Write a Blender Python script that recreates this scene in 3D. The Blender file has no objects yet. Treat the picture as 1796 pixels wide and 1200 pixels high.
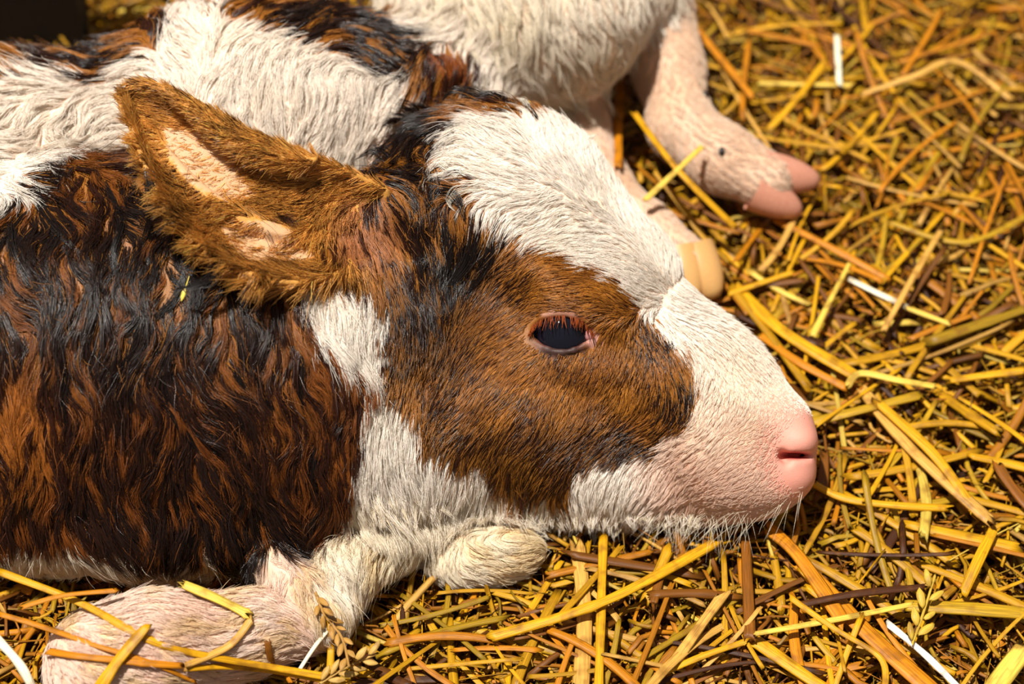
import bpy, math, random
import numpy as np
from mathutils import Vector, Matrix, kdtree

# ------------------------------------------------------------------ camera, sky, sun, exposure
W_PX, H_PX = 1796.0, 1200.0
ELEV = math.radians(50)
DIST = 1.5                       # camera to the point in focus
S = 1.0 / 3000.0                 # metres per photograph pixel at that distance
GROUND_W = -290.0
FWD = np.array([0, math.cos(ELEV), -math.sin(ELEV)])
UP = np.array([0, math.sin(ELEV), math.cos(ELEV)])
RT = np.array([1.0, 0, 0])
TOW = -FWD
COT = 1 / math.tan(ELEV)
def ground_w(v): return GROUND_W + COT * (v - 790)
FOCUS = np.array([0, 0, -ground_w(600) * math.sin(ELEV) * S])
CAM = FOCUS - FWD * DIST
scene = bpy.context.scene
COL = scene.collection
cam_data = bpy.data.cameras.new('camera')
cam = bpy.data.objects.new('camera', cam_data); COL.objects.link(cam)
cam.matrix_world = Matrix(((RT[0], UP[0], TOW[0], CAM[0]), (RT[1], UP[1], TOW[1], CAM[1]), (RT[2], UP[2], TOW[2], CAM[2]), (0, 0, 0, 1)))
cam_data.sensor_width = 36; cam_data.lens = 36 * DIST / (W_PX * S)
cam_data.clip_start = 0.05
cam_data.dof.use_dof = True; cam_data.dof.focus_distance = DIST - 20 * S; cam_data.dof.aperture_fstop = 4.2
scene.camera = cam
world = bpy.data.worlds.new('sky'); scene.world = world; world.use_nodes = True
bg = world.node_tree.nodes['Background']
bg.inputs['Color'].default_value = (1.0, 0.93, 0.84, 1); bg.inputs['Strength'].default_value = 0.22
sun_data = bpy.data.lights.new('sun', 'SUN'); sun = bpy.data.objects.new('sun', sun_data); COL.objects.link(sun)
sun_data.energy = 5.6; sun_data.angle = math.radians(1.2); sun_data.color = (1.0, 0.96, 0.88)
SUN_DIR = (-0.22) * RT + 0.60 * UP + 0.77 * TOW
sun.rotation_euler = Vector(SUN_DIR).to_track_quat('Z', 'Y').to_euler()
scene.view_settings.view_transform = 'Standard'; scene.view_settings.look = 'None'
scene.view_settings.exposure = 0.12; scene.view_settings.gamma = 1.0
scene.view_settings.use_curve_mapping = False
scene.cycles_curves.shape = 'RIBBONS'
scene.cycles.max_bounces = 6; scene.cycles.diffuse_bounces = 4

rng = np.random.default_rng(7)
random.seed(7)

def V(px, py, w):
    """photograph pixel + height towards the viewer (pixel units) -> place in the barn, metres"""
    px, py, w = np.asarray(px, float), np.asarray(py, float), np.asarray(w, float)
    d = DIST - w * S
    x = (px - 898) * S * d / DIST; y = (600 - py) * S * d / DIST
    return CAM + x[..., None] * RT + y[..., None] * UP + d[..., None] * FWD
def inv(P):
    q = P - CAM
    d = q @ FWD
    k = DIST / (S * d)
    return (q @ RT) * k + 898, 600 - (q @ UP) * k, (DIST - d) / S
def G(px, py, h=0.0):
    """point on the straw under a pixel, h metres above the bedding level"""
    px, py = np.asarray(px, float), np.asarray(py, float)
    r = FWD + ((px - 898) * S / DIST)[..., None] * RT + ((600 - py) * S / DIST)[..., None] * UP
    t = (np.asarray(h, float) - CAM[2]) / r[..., 2]
    return CAM + r * t[..., None]

# ------------------------------------------------------------------ noise
_T = rng.random((32, 32, 32)).astype(np.float32)
def vnoise(p):
    f = np.floor(p).astype(int); t = p - f; t = t * t * (3 - 2 * t)
    i0 = f & 31; i1 = (f + 1) & 31
    def g(a, b, c): return _T[a, b, c]
    x0, y0, z0 = i0.T; x1, y1, z1 = i1.T; tx, ty, tz = t.T
    c00 = g(x0, y0, z0) * (1 - tx) + g(x1, y0, z0) * tx; c10 = g(x0, y1, z0) * (1 - tx) + g(x1, y1, z0) * tx
    c01 = g(x0, y0, z1) * (1 - tx) + g(x1, y0, z1) * tx; c11 = g(x0, y1, z1) * (1 - tx) + g(x1, y1, z1) * tx
    return ((c00 * (1 - ty) + c10 * ty) * (1 - tz) + (c01 * (1 - ty) + c11 * ty) * tz) * 2 - 1
def n2(x, y, sc, seed=0.0):
    return vnoise(np.stack([x / sc + seed, y / sc + seed * 1.7, np.full_like(x, seed * 3.1)], 1))

# ------------------------------------------------------------------ the calf's body as one blended surface
HEAD, NECK, TORSO, RUMP, FLEG, HLEG, EAR, FEAR = range(8)
PR = []
def E(g, u, v, w, a, b, c, ang=0, k=50):
    t = math.radians(ang)
    X = math.cos(t) * RT - math.sin(t) * UP; Y = -math.sin(t) * RT - math.cos(t) * UP
    PR.append(('E', g, V(u, v, w), np.stack([X, Y, TOW]), np.array([a, b, c]) * S, k * S))
def CH(g, pts, k=40):
    for (a, b) in zip(pts[:-1], pts[1:]):
        PR.append(('C', g, V(*a[:3]), V(*b[:3]), (a[3] * S, b[3] * S), k * S))
# torso, rump
E(TORSO, 70, 330, -400, 360, 248, 250, 0, k=90)
E(TORSO, 430, 240, -420, 320, 262, 260, k=90)
E(TORSO, 640, 220, -490, 270, 200, 220, k=90)
E(RUMP, 900, 20, -640, 270, 200, 220, k=60)
E(RUMP, 1085, -30, -760, 130, 130, 130, k=60)
CH(HLEG, [(1150, 10, -830, 78), (1172, 120, -760, 66), (1195, 225, -680, 60), (1265, 278, -640, 62), (1345, 318, -615, 56)], 40)
CH(HLEG, [(985, 90, -770, 66), (1008, 215, -700, 60), (1050, 320, -625, 52), (1135, 405, -558, 48), (1205, 455, -510, 44)], 40)
# neck and chest
E(NECK, 450, 620, -80, 330, 325, 220, k=90)
E(NECK, 180, 620, -90, 380, 345, 240, k=90)
E(NECK, -60, 640, -120, 400, 360, 260, k=90)
E(NECK, 600, 790, -110, 230, 160, 150, k=80)
E(NECK, 230, 930, -70, 330, 75, 110, k=60)
# front legs, folded
CH(FLEG, [(185, 1168, 112, 104), (270, 1140, 98, 94), (430, 1112, 50, 66), (565, 1082, 15, 50)], 40)
CH(FLEG, [(592, 1038, -15, 46), (606, 1000, -25, 54), (690, 950, -75, 48), (800, 915, -160, 46), (950, 890, -230, 45)], 14)
CH(FLEG, [(480, 990, 5, 34), (520, 1035, 25, 40), (535, 1060, 20, 36)], 12)
E(FLEG, 850, 978, -100, 106, 52, 56, -8, k=8)
# head
E(HEAD, 865, 385, -215, 230, 210, 200, k=60)
E(HEAD, 1000, 540, -215, 215, 208, 205, k=60)
E(HEAD, 1150, 665, -190, 170, 158, 172, k=50)
E(HEAD, 1275, 780, -130, 150, 126, 130, 45, k=40)
E(HEAD, 1338, 798, -128, 94, 100, 98, k=30)
E(HEAD, 1362, 752, -128, 62, 66, 84, 40, k=30)
E(HEAD, 1250, 700, -185, 150, 128, 145, 45, k=40)
E(HEAD, 1185, 850, -190, 150, 72, 95, 8, k=40)
E(HEAD, 1040, 815, -190, 170, 105, 125, k=60)
E(HEAD, 880, 710, -180, 220, 180, 185, k=70)
E(HEAD, 750, 600, -200, 190, 220, 170, k=70)
E(HEAD, 1010, 515, -35, 95, 34, 40, 28, k=50)
E(HEAD, 985, 640, -52, 90, 28, 30, 8, k=40)
E(HEAD, 650, 385, -70, 90, 80, 90, k=50)
E(HEAD, 1400, 773, -72, 30, 26, 44, 20, k=30)
E(HEAD, 1378, 836, -82, 44, 34, 46, k=40)
E(FEAR, 765, 160, -330, 62, 40, 24, -62, k=15)
PR.append(('EAR', EAR, None, None, None, 22 * S))

def curve(pts, n):
    pts = np.array(pts, float); m = len(pts); t = np.linspace(0, m - 1, n)
    i = np.clip(t.astype(int), 0, m - 2); f = (t - i)[:, None]
    p0 = pts[np.maximum(i - 1, 0)]; p1 = pts[i]; p2 = pts[i + 1]; p3 = pts[np.minimum(i + 2, m - 1)]
    return 0.5 * (2 * p1 + (p2 - p0) * f + (2 * p0 - 5 * p1 + 4 * p2 - p3) * f ** 2 + (3 * p1 - p0 - 3 * p2 + p3) * f ** 3)
EU = curve([(675, 335, 10), (600, 297, 55), (520, 268, 90), (430, 230, 108), (340, 180, 108), (262, 147, 92), (222, 156, 80)], 150)
EL = curve([(660, 450, 20), (600, 478, 100), (515, 496, 165), (420, 474, 192), (335, 412, 190), (275, 330, 155), (238, 245, 115), (216, 176, 84)], 150)
def ear_pt(s_idx, t):
    a, b = EU[s_idx], EL[s_idx]; s = s_idx / 149.0
    bowl = 62 * np.sin(np.pi * np.clip(s * 0.86 + 0.12, 0, 1)) ** 0.8 * (1 - np.abs(2 * np.clip(t, 0, 1) - 1) ** 3)
    q = a + (b - a) * np.abs(t)[:, None] if False else a + (b - a) * t[:, None]
    q = q.copy(); q[:, 2] -= bowl
    return q
_si, _ti = np.meshgrid(np.arange(150), np.linspace(0, 1, 110), indexing='ij')
ear_sheet = ear_pt(_si.ravel(), _ti.ravel())
_si2, _ti2 = np.meshgrid(np.arange(40, 112), np.linspace(0, 0.19, 26), indexing='ij')
fold = (EU + (EL - EU) * 0)[_si2.ravel()] + (EL - EU)[_si2.ravel()] * (_ti2.ravel() * np.sin(np.pi * (_si2.ravel() - 40) / 72) ** 0.6)[:, None]
fold[:, 2] = EU[_si2.ravel()][:, 2] + 4 + 10 * np.sin(_ti2.ravel() / 0.19 * math.pi)
ridge_s = np.arange(20, 125); ridge = ear_pt(ridge_s, np.full(len(ridge_s), 0.64)); ridge[:, 2] += 26 * np.sin(np.pi * (ridge_s - 20) / 105)
ridge = np.concatenate([ridge + np.array([0, dy, -abs(dy) * .6]) for dy in (-12, -8, -4, 0, 4, 8, 12)])
ear_px = np.concatenate([ear_sheet, fold, ridge])
ear_w = V(ear_px[:, 0], ear_px[:, 1], ear_px[:, 2])
EAR_T = 5.5 * S
_kd = kdtree.KDTree(len(ear_w))
for _i, _p in enumerate(ear_w): _kd.insert(_p, _i)
_kd.balance()
_emin, _emax = ear_w.min(0) - 0.02, ear_w.max(0) + 0.02
def sd_ear(p):
    d = np.linalg.norm(np.maximum(np.maximum(_emin - p, p - _emax), 0), axis=1) + 0.018
    m = np.all((p > _emin) & (p < _emax), axis=1)
    idx = np.nonzero(m)[0]
    for i in idx: d[i] = _kd.find(p[i])[2] - EAR_T
    return d
CUTS = []        # (centre, basis, radii, k) filled in below for the eye socket and the nostril
LIDS = []        # capsule chains added after the cuts

def sd_ell(p, c, B, r):
    q = (p - c) @ B.T
    k0 = np.sqrt(((q / r) ** 2).sum(1)); k1 = np.sqrt(((q / r ** 2) ** 2).sum(1)) + 1e-9
    return k0 * (k0 - 1) / k1
def sd_cap(p, a, b, ra, rb):
    ab = b - a; t = np.clip(((p - a) @ ab) / (ab @ ab), 0, 1)
    return np.linalg.norm(p - a - t[:, None] * ab, axis=1) - (ra + (rb - ra) * t)
def smin(a, b, k):
    h = np.maximum(k - np.abs(a - b), 0) / k
    return np.minimum(a, b) - h * h * k * 0.25
def sdf(p, want_group=False):
    D = np.full(len(p), 1.0); best = np.full(len(p), 9.0); grp = np.zeros(len(p), int)
    for pr in PR:
        if pr[0] == 'E': d = sd_ell(p, pr[2], pr[3], pr[4])
        elif pr[0] == 'C': d = sd_cap(p, pr[2], pr[3], *pr[4])
        else: d = sd_ear(p)
        if want_group:
            m = d < best; best[m] = d[m]; grp[m] = pr[1]
        D = smin(D, d, pr[5])
    for c, B, r, k in CUTS:
        D = -smin(-D, sd_ell(p, c, B, r), k)
    for a, b, ra, rb, k in LIDS:
        D = smin(D, sd_cap(p, a, b, ra, rb), k)
    D = np.maximum(D, -0.022 - p[:, 2])
    return (D, grp) if want_group else D
def grad(p, e=0.0009):
    g = np.stack([sdf(p + e * ax) - sdf(p - e * ax) for ax in np.eye(3)], 1)
    return g / (np.linalg.norm(g, axis=1)[:, None] + 1e-9)
def surf_w(px, py, lo=-1000, hi=350):
    ws = np.linspace(hi, lo, 500); d = sdf(V(np.full(500, px), np.full(500, py), ws))
    i = np.argmax(d < 0); return ws[i] if d[i] < 0 else None

# eye socket and lids, nostril
EW = surf_w(983, 583)
EYE_C = (986, 583, EW - 43); EYE_R = 58
vb = np.stack([RT, -UP, TOW])
def rotb(ang):
    t = math.radians(ang)
    return np.stack([math.cos(t) * RT - math.sin(t) * UP, -math.sin(t) * RT - math.cos(t) * UP, TOW])
CUTS.append((V(984, 584, EW - 5), rotb(6), np.array([55, 32, 60]) * S, 5 * S))
NW = surf_w(1400, 799)
CUTS.append((V(1400, 800, NW - 4), rotb(3), np.array([34, 5.5, 34]) * S, 10 * S))
CUTS.append((V(1376, 803, NW + 8), rotb(60), np.array([13, 7, 26]) * S, 12 * S))
def on_eye(px, py, r):
    q = r * r - (px - EYE_C[0]) ** 2 - (py - EYE_C[1]) ** 2
    return EYE_C[2] + (math.sqrt(q) if q > 0 else 0)
UPL = [(928, 586), (935, 567), (953, 555), (980, 549), (1006, 552), (1024, 561), (1038, 575), (1050, 594)]
LOL = [(928, 586), (940, 601), (960, 613), (985, 618), (1007, 614), (1024, 606), (1036, 598), (1050, 594)]
for line, rad in ((UPL, 4.6), (LOL, 3.0)):
    for a, b in zip(line[:-1], line[1:]):
        pa = V(a[0], a[1], max(on_eye(a[0], a[1], 62), EW - 12)); pb = V(b[0], b[1], max(on_eye(b[0], b[1], 62), EW - 12))
        LIDS.append((pa, pb, rad * S, rad * S, 9 * S))

# ---- surface extraction: sparse evaluation, surface nets, projection onto the surface
H = 0.0017
lo = V(-330, 1300, 0); lo = np.array([-0.44, -0.21, -0.026]); hi = np.array([0.21, 0.40, 0.27])
BL = 6
nb = np.ceil((hi - lo) / (H * BL)).astype(int); n = nb * BL
cx = np.stack(np.meshgrid(*[(np.arange(nb[i]) + 0.5) * H * BL + lo[i] for i in range(3)], indexing='ij'), -1).reshape(-1, 3)
cd = sdf(cx)
A = np.repeat(np.repeat(np.repeat(cd.reshape(nb).astype(np.float32), BL, 0), BL, 1), BL, 2)
near = np.nonzero(np.abs(cd) < H * BL * 2.1)[0]
loc = np.stack(np.meshgrid(*[np.arange(BL)] * 3, indexing='ij'), -1).reshape(-1, 3)
bi = np.stack(np.unravel_index(near, nb), 1) * BL
for s0 in range(0, len(bi), 1500):
    idx = (bi[s0:s0 + 1500, None, :] + loc[None]).reshape(-1, 3)
    A[idx[:, 0], idx[:, 1], idx[:, 2]] = sdf(idx * H + H * 0.5 + lo)
neg = A < 0
cnt = np.zeros([k - 1 for k in A.shape], np.int8)
sl = [slice(0, -1), slice(1, None)]
for a in (0, 1):
    for b in (0, 1):
        for c in (0, 1): cnt += neg[sl[a], sl[b], sl[c]]
act = np.stack(np.nonzero((cnt > 0) & (cnt < 8)), 1)
vid = np.full(cnt.shape, -1, np.int32); vid[act[:, 0], act[:, 1], act[:, 2]] = np.arange(len(act))
cor = np.array([(a, b, c) for a in (0, 1) for b in (0, 1) for c in (0, 1)])
val = np.stack([A[act[:, 0] + c[0], act[:, 1] + c[1], act[:, 2] + c[2]] for c in cor], 1)
acc = np.zeros((len(act), 3)); num = np.zeros(len(act))
for i in range(8):
    for j in range(i + 1, 8):
        if np.abs(cor[i] - cor[j]).sum() == 1:
            va, vbb = val[:, i], val[:, j]; m = (va < 0) != (vbb < 0)
            t = va[m] / (va[m] - vbb[m]); acc[m] += cor[i] + t[:, None] * (cor[j] - cor[i]); num[m] += 1
verts = (act + acc / num[:, None] + 0.5) * H + lo
quads = []
for ax in range(3):
    o1, o2 = [(1, 2), (2, 0), (0, 1)][ax]
    s0 = [slice(None)] * 3; s1 = [slice(None)] * 3; s0[ax] = slice(0, -1); s1[ax] = slice(1, None)
    ch = neg[tuple(s0)] != neg[tuple(s1)]
    e = np.stack(np.nonzero(ch), 1)
    e = e[(e[:, o1] > 0) & (e[:, o2] > 0) & (e[:, o1] < cnt.shape[o1]) & (e[:, o2] < cnt.shape[o2])]
    inside = neg[e[:, 0], e[:, 1], e[:, 2]]
    def cid(d1, d2):
        q = e.copy(); q[:, o1] -= d1; q[:, o2] -= d2
        return vid[q[:, 0], q[:, 1], q[:, 2]]
    Q = np.stack([cid(1, 1), cid(0, 1), cid(0, 0), cid(1, 0)], 1)
    Q[~inside] = Q[~inside][:, ::-1]
    quads.append(Q)
quads = np.concatenate(quads); quads = quads[(quads >= 0).all(1)]
for _ in range(2):
    g = grad(verts); verts = verts - g * np.clip(sdf(verts), -H, H)[:, None] * 0.9
vgrp = sdf(verts, True)[1]

# ------------------------------------------------------------------ coat pattern (the animal's own patches)
def inpoly(x, y, poly):
    c = np.zeros(len(x), bool); j = len(poly) - 1
    for i in range(len(poly)):
        xi, yi = poly[i]; xj, yj = poly[j]
        c ^= ((yi > y) != (yj > y)) & (x < (xj - xi) * (y - yi) / (yj - yi + 1e-9) + xi); j = i
    return c
FACE = [(835, 210), (795, 240), (792, 290), (835, 325), (848, 372), (890, 398), (925, 430), (975, 440), (1015, 462), (1066, 482), (1105, 510), (1135, 560), (1180, 600), (1212, 640),
        (1222, 690), (1205, 745), (1170, 775), (1120, 815), (1040, 815), (1005, 850), (985, 885), (930, 870), (870, 850), (845, 815), (800, 800), (762, 785), (735, 750), (705, 700), (675, 680),
        (665, 640), (672, 560), (655, 505), (600, 490), (540, 490), (500, 300), (680, 100), (790, 140)]
POLL = [(690, 250), (710, 180), (780, 130), (860, 120), (960, 175), (985, 215), (930, 212), (860, 205), (820, 225), (760, 250)]
NECKB = [(-400, 330), (-20, 330), (12, 345), (40, 300), (110, 262), (230, 235), (300, 200), (520, 300), (560, 500), (585, 590), (600, 630), (650, 650), (648, 700), (632, 760), (622, 850), (575, 945),
         (540, 985), (480, 975), (400, 990), (360, 965), (250, 960), (100, 955), (30, 950), (-400, 940)]
T1 = [(-300, 70), (20, 95), (75, 70), (150, 42), (290, 42), (315, 75), (250, 100), (190, 142), (90, 125), (0, 145), (-300, 140)]
T2 = [(355, 20), (470, -30), (640, -30), (660, 30), (720, 95), (800, 120), (830, 160), (760, 240), (700, 215), (690, 165), (610, 105), (540, 95), (450, 60)]
T3 = [(150, -60), (420, -60), (350, 8), (230, 22)]
NOSE = [(1335, 700), (1365, 690), (1460, 690), (1470, 860), (1400, 880), (1355, 850), (1340, 800), (1330, 740)]
EARIN = [(285, 222), (360, 235), (425, 290), (470, 345), (400, 355), (330, 320), (295, 270)]
EARIN2 = [(385, 395), (470, 385), (535, 415), (570, 455), (500, 468), (420, 450)]
WHITE = np.array([0.95, 0.86, 0.77]); CREAM = np.array([0.84, 0.72, 0.50]); PINKW = np.array([0.82, 0.55, 0.41]); PINK = np.array([0.78, 0.24, 0.22])
TAN = np.array([0.52, 0.200, 0.024]); RUST = np.array([0.23, 0.062, 0.009]); BROWN = np.array([0.055, 0.014, 0.005]); BLACK = np.array([0.010, 0.006, 0.005])
EARC = np.array([0.80, 0.38, 0.075]); SKINT = np.array([0.66, 0.40, 0.22])
def pattern(x, y, g, jit):
    """0 = white coat, 1 = brown coat; with a ragged border"""
    jx = x + jit * (n2(x, y, 22, 1.3) * 14 + n2(x, y, 7, 5.1) * 8); jy = y + jit * (n2(x, y, 22, 9.7) * 14 + n2(x, y, 7, 3.3) * 8)
    b = np.zeros(len(x), bool)
    m = g == HEAD; b |= m & (inpoly(jx, jy, FACE) | inpoly(jx, jy, POLL))
    m = (g == NECK); b |= m & inpoly(jx, jy, NECKB) & ~((x > 545) & (y < 600) & (y > 480))
    m = (g == HEAD) & (x < 670); b |= m & inpoly(jx, jy, NECKB) & ~((x > 530) & (y > 480) & (y < 640 - (x < 600) * 25))
    m = g == TORSO; b |= m & (inpoly(jx, jy, T1) | inpoly(jx, jy, T2) | inpoly(jx, jy, T3))
    b |= (g == EAR) | (g == FEAR)
    return b
def blob(x, y, cx, cy, rx, ry): return np.clip(1.4 * (1 - ((x - cx) / rx) ** 2 - ((y - cy) / ry) ** 2), 0, 1)
def mix(a, b, t): return a + (b - a) * t[:, None]
def white_tint(x, y, g):
    c = np.tile(WHITE, (len(x), 1))
    c = mix(c, CREAM, 0.55 * blob(x, y, 800, 930, 330, 90) + 0.25 * np.clip(n2(x, y, 60, 4.4), 0, 1))
    c = mix(c, PINKW, 0.85 * blob(x, y, 1290, 830, 190, 150) * (g == HEAD))
    c = mix(c, np.array([0.84, 0.68, 0.52]), 0.5 * blob(x, y, 1270, 690, 150, 140) * (g == HEAD))
    c = mix(c, CREAM, ((g == RUMP) * (0.45 + 0.4 * n2(x, y, 90, 2.2))).clip(0, 1))
    c = mix(c, np.array([0.70, 0.47, 0.30]), (g == HLEG) * (0.72 + 0.2 * n2(x, y, 40, 6.6)))
    c = mix(c, PINKW, (g == FLEG) * (x < 560) * (0.6 + 0.4 * n2(x, y, 60, 7.6)).clip(0, 1))
    c = mix(c, CREAM, (g == FLEG) * (x > 540) * 0.35)
    c = mix(c, np.array([0.72, 0.50, 0.20]), (g == FLEG) * (0.9 * n2(x, y, 34, 1.6)).clip(0, .6))
    c = mix(c, CREAM, (g == NECK) * (y > 900) * 0.5)
    return c
vx, vy, vw = inv(verts)
bound = np.interp(vy, [480, 500, 560, 640, 700, 800, 900, 960], [500, 525, 600, 655, 652, 635, 620, 600])
hn = (vgrp == HEAD) | (vgrp == NECK)
vgrp[hn & (vx > bound) & (vw > -300)] = HEAD; vgrp[hn & (vx < bound) & (vy > 480)] = NECK
vb_ = pattern(vx, vy, vgrp, 1.0)
skin = white_tint(vx, vy, vgrp) * np.array([0.95, 0.82, 0.74])
skin = mix(skin, PINK, (blob(vx, vy, 1400, 795, 85, 105) * (vgrp == HEAD)) * 0.9)
skin = mix(skin, np.array([0.78, 0.36, 0.26]), 0.7 * inpoly(vx, vy, NOSE) * (vgrp == HEAD))
skin = mix(skin, np.array([0.42, 0.02, 0.02]), 0.85 * blob(vx, vy, 1394, 799, 34, 9) * (vgrp == HEAD))
brown_skin = mix(np.tile(TAN * 0.6, (len(vx), 1)), RUST, 0.5 + 0.5 * n2(vx, vy, 40, 8.8))
brown_skin = mix(brown_skin, BROWN * 1.3, (vgrp == NECK) * np.clip((vy - 600) / 90, 0, 1) * 0.85)
brown_skin[vgrp == EAR] = mix(np.tile(EARC * 0.8, ((vgrp == EAR).sum(), 1)), SKINT,
                              (inpoly(vx, vy, EARIN) | inpoly(vx, vy, EARIN2))[vgrp == EAR] * 0.9)
skin = np.where(vb_[:, None], brown_skin, skin)
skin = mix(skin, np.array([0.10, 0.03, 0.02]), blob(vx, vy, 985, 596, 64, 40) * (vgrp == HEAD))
skin = mix(skin, np.array([0.62, 0.30, 0.24]), blob(vx, vy, 1044, 594, 22, 20) * (vgrp == HEAD))
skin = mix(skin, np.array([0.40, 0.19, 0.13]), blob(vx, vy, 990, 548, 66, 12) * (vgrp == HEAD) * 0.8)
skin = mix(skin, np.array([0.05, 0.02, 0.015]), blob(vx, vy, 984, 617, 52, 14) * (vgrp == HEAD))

def new_mesh(name, vs, fs, mat, smooth=True):
    me = bpy.data.meshes.new(name); vs = np.asarray(vs, np.float32); fs = np.asarray(fs, np.int32)
    me.vertices.add(len(vs)); me.vertices.foreach_set('co', vs.ravel())
    nf, k = fs.shape
    me.loops.add(nf * k); me.loops.foreach_set('vertex_index', fs.ravel())
    me.polygons.add(nf); me.polygons.foreach_set('loop_start', np.arange(nf, dtype=np.int32) * k)
    me.polygons.foreach_set('use_smooth', np.full(nf, smooth))
    me.update(calc_edges=True)
    if mat: me.materials.append(mat)
    return me
def link(name, data, parent=None, **props):
    o = bpy.data.objects.new(name, data); COL.objects.link(o)
    if parent: o.parent = parent
    for k, v in props.items(): o[k] = v
    return o
def vcol(me, name, col):
    a = me.attributes.new(name, 'FLOAT_COLOR', 'POINT')
    a.data.foreach_set('color', np.concatenate([col, np.ones((len(col), 1))], 1).astype(np.float32).ravel())

# ------------------------------------------------------------------ materials
def mat(name):
    m = bpy.data.materials.new(name); m.use_nodes = True; nt = m.node_tree
    return m, nt, nt.nodes['Principled BSDF']
def attr(nt, name):
    a = nt.nodes.new('ShaderNodeAttribute'); a.attribute_name = name; return a
skin_m, nt, b = mat('calf_skin')
nt.links.new(attr(nt, 'tint').outputs['Color'], b.inputs['Base Color'])
b.inputs['Roughness'].default_value = 0.58; b.inputs['Subsurface Weight'].default_value = 0.05
b.inputs['Subsurface Radius'].default_value = (0.004, 0.0015, 0.001); b.inputs['Subsurface Scale'].default_value = 1
nz = nt.nodes.new('ShaderNodeTexNoise'); nz.inputs['Scale'].default_value = 500; nz.inputs['Detail'].default_value = 4
bp = nt.nodes.new('ShaderNodeBump'); bp.inputs['Strength'].default_value = 0.25; bp.inputs['Distance'].default_value = 0.0006
nt.links.new(nz.outputs['Fac'], bp.inputs['Height']); nt.links.new(bp.outputs['Normal'], b.inputs['Normal'])
hair_m, nt, b = mat('calf_hair')
ha = attr(nt, 'tint')
nt.links.new(ha.outputs['Color'], b.inputs['Base Color'])
ra = attr(nt, 'gloss')
rm = nt.nodes.new('ShaderNodeMapRange'); rm.inputs['To Min'].default_value = 0.55; rm.inputs['To Max'].default_value = 0.22
nt.links.new(ra.outputs['Fac'], rm.inputs['Value']); nt.links.new(rm.outputs['Result'], b.inputs['Roughness'])
b.inputs['Specular IOR Level'].default_value = 0.5
tr = nt.nodes.new('ShaderNodeBsdfTranslucent'); nt.links.new(ha.outputs['Color'], tr.inputs['Color'])
mx = nt.nodes.new('ShaderNodeMixShader'); mx.inputs[0].default_value = 0.22
nt.links.new(b.outputs[0], mx.inputs[1]); nt.links.new(tr.outputs[0], mx.inputs[2])
nt.links.new(mx.outputs[0], nt.nodes['Material Output'].inputs['Surface'])
def straw_material(name, source):
    m, nt, b = mat(name)
    if source == 'attr': c = attr(nt, 'tint').outputs['Color']
    else: c = nt.nodes.new('ShaderNodeObjectInfo').outputs['Color']
    uv = nt.nodes.new('ShaderNodeUVMap'); uv.uv_map = 'grain'
    mp = nt.nodes.new('ShaderNodeMapping'); mp.inputs['Scale'].default_value = (14, 0.5, 1)
    nt.links.new(uv.outputs['UV'], mp.inputs['Vector'])
    nz = nt.nodes.new('ShaderNodeTexNoise'); nz.inputs['Scale'].default_value = 1.8; nz.inputs['Detail'].default_value = 5
    nt.links.new(mp.outputs['Vector'], nz.inputs['Vector'])
    cr = nt.nodes.new('ShaderNodeMapRange'); cr.inputs['From Min'].default_value = 0.3; cr.inputs['From Max'].default_value = 0.75
    cr.inputs['To Min'].default_value = 1.22; cr.inputs['To Max'].default_value = 0.42
    nt.links.new(nz.outputs['Fac'], cr.inputs['Value'])
    geo = nt.nodes.new('ShaderNodeTexNoise'); geo.inputs['Scale'].default_value = 90; geo.inputs['Detail'].default_value = 2
    gg = nt.nodes.new('ShaderNodeNewGeometry'); nt.links.new(gg.outputs['Position'], geo.inputs['Vector'])
    st = nt.nodes.new('ShaderNodeMapRange'); st.inputs['From Min'].default_value = 0.52; st.inputs['From Max'].default_value = 0.70; st.inputs['To Max'].default_value = 0.6
    nt.links.new(geo.outputs['Fac'], st.inputs['Value'])
    mul = nt.nodes.new('ShaderNodeVectorMath'); mul.operation = 'SCALE'
    nt.links.new(c, mul.inputs[0]); nt.links.new(cr.outputs['Result'], mul.inputs['Scale'])
    mc = nt.nodes.new('ShaderNodeMix'); mc.data_type = 'RGBA'; mc.inputs['B'].default_value = (0.16, 0.055, 0.006, 1)
    nt.links.new(st.outputs['Result'], mc.inputs['Factor']); nt.links.new(mul.outputs[0], mc.inputs['A'])
    nt.links.new(mc.outputs['Result'], b.inputs['Base Color'])
    b.inputs['Roughness'].default_value = 0.45; b.inputs['Specular IOR Level'].default_value = 0.28
    bp = nt.nodes.new('ShaderNodeBump'); bp.inputs['Strength'].default_value = 0.8; bp.inputs['Distance'].default_value = 0.0004
    nt.links.new(nz.outputs['Fac'], bp.inputs['Height']); nt.links.new(bp.outputs['Normal'], b.inputs['Normal'])
    return m
straw_m = straw_material('straw_stalk', 'object'); bed_m = straw_material('straw_bedding', 'attr')
def plain(name, col, rough=0.5, noise=None):
    m, nt, b = mat(name); b.inputs['Base Color'].default_value = (*col, 1); b.inputs['Roughness'].default_value = rough
    if noise:
        nz = nt.nodes.new('ShaderNodeTexNoise'); nz.inputs['Scale'].default_value = noise[0]; nz.inputs['Detail'].default_value = 6
        mc = nt.nodes.new('ShaderNodeMix'); mc.data_type = 'RGBA'; mc.inputs['A'].default_value = (*col, 1); mc.inputs['B'].default_value = (*noise[1], 1)
        nt.links.new(nz.outputs['Fac'], mc.inputs['Factor']); nt.links.new(mc.outputs['Result'], b.inputs['Base Color'])
    return m
eye_m = plain('eye_dark', (0.006, 0.006, 0.012), 0.06); eye_m.node_tree.nodes['Principled BSDF'].inputs['Specular IOR Level'].default_value = 0.35
lash_m = plain('eyelash_rust', (0.30, 0.06, 0.012), 0.4)
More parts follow.
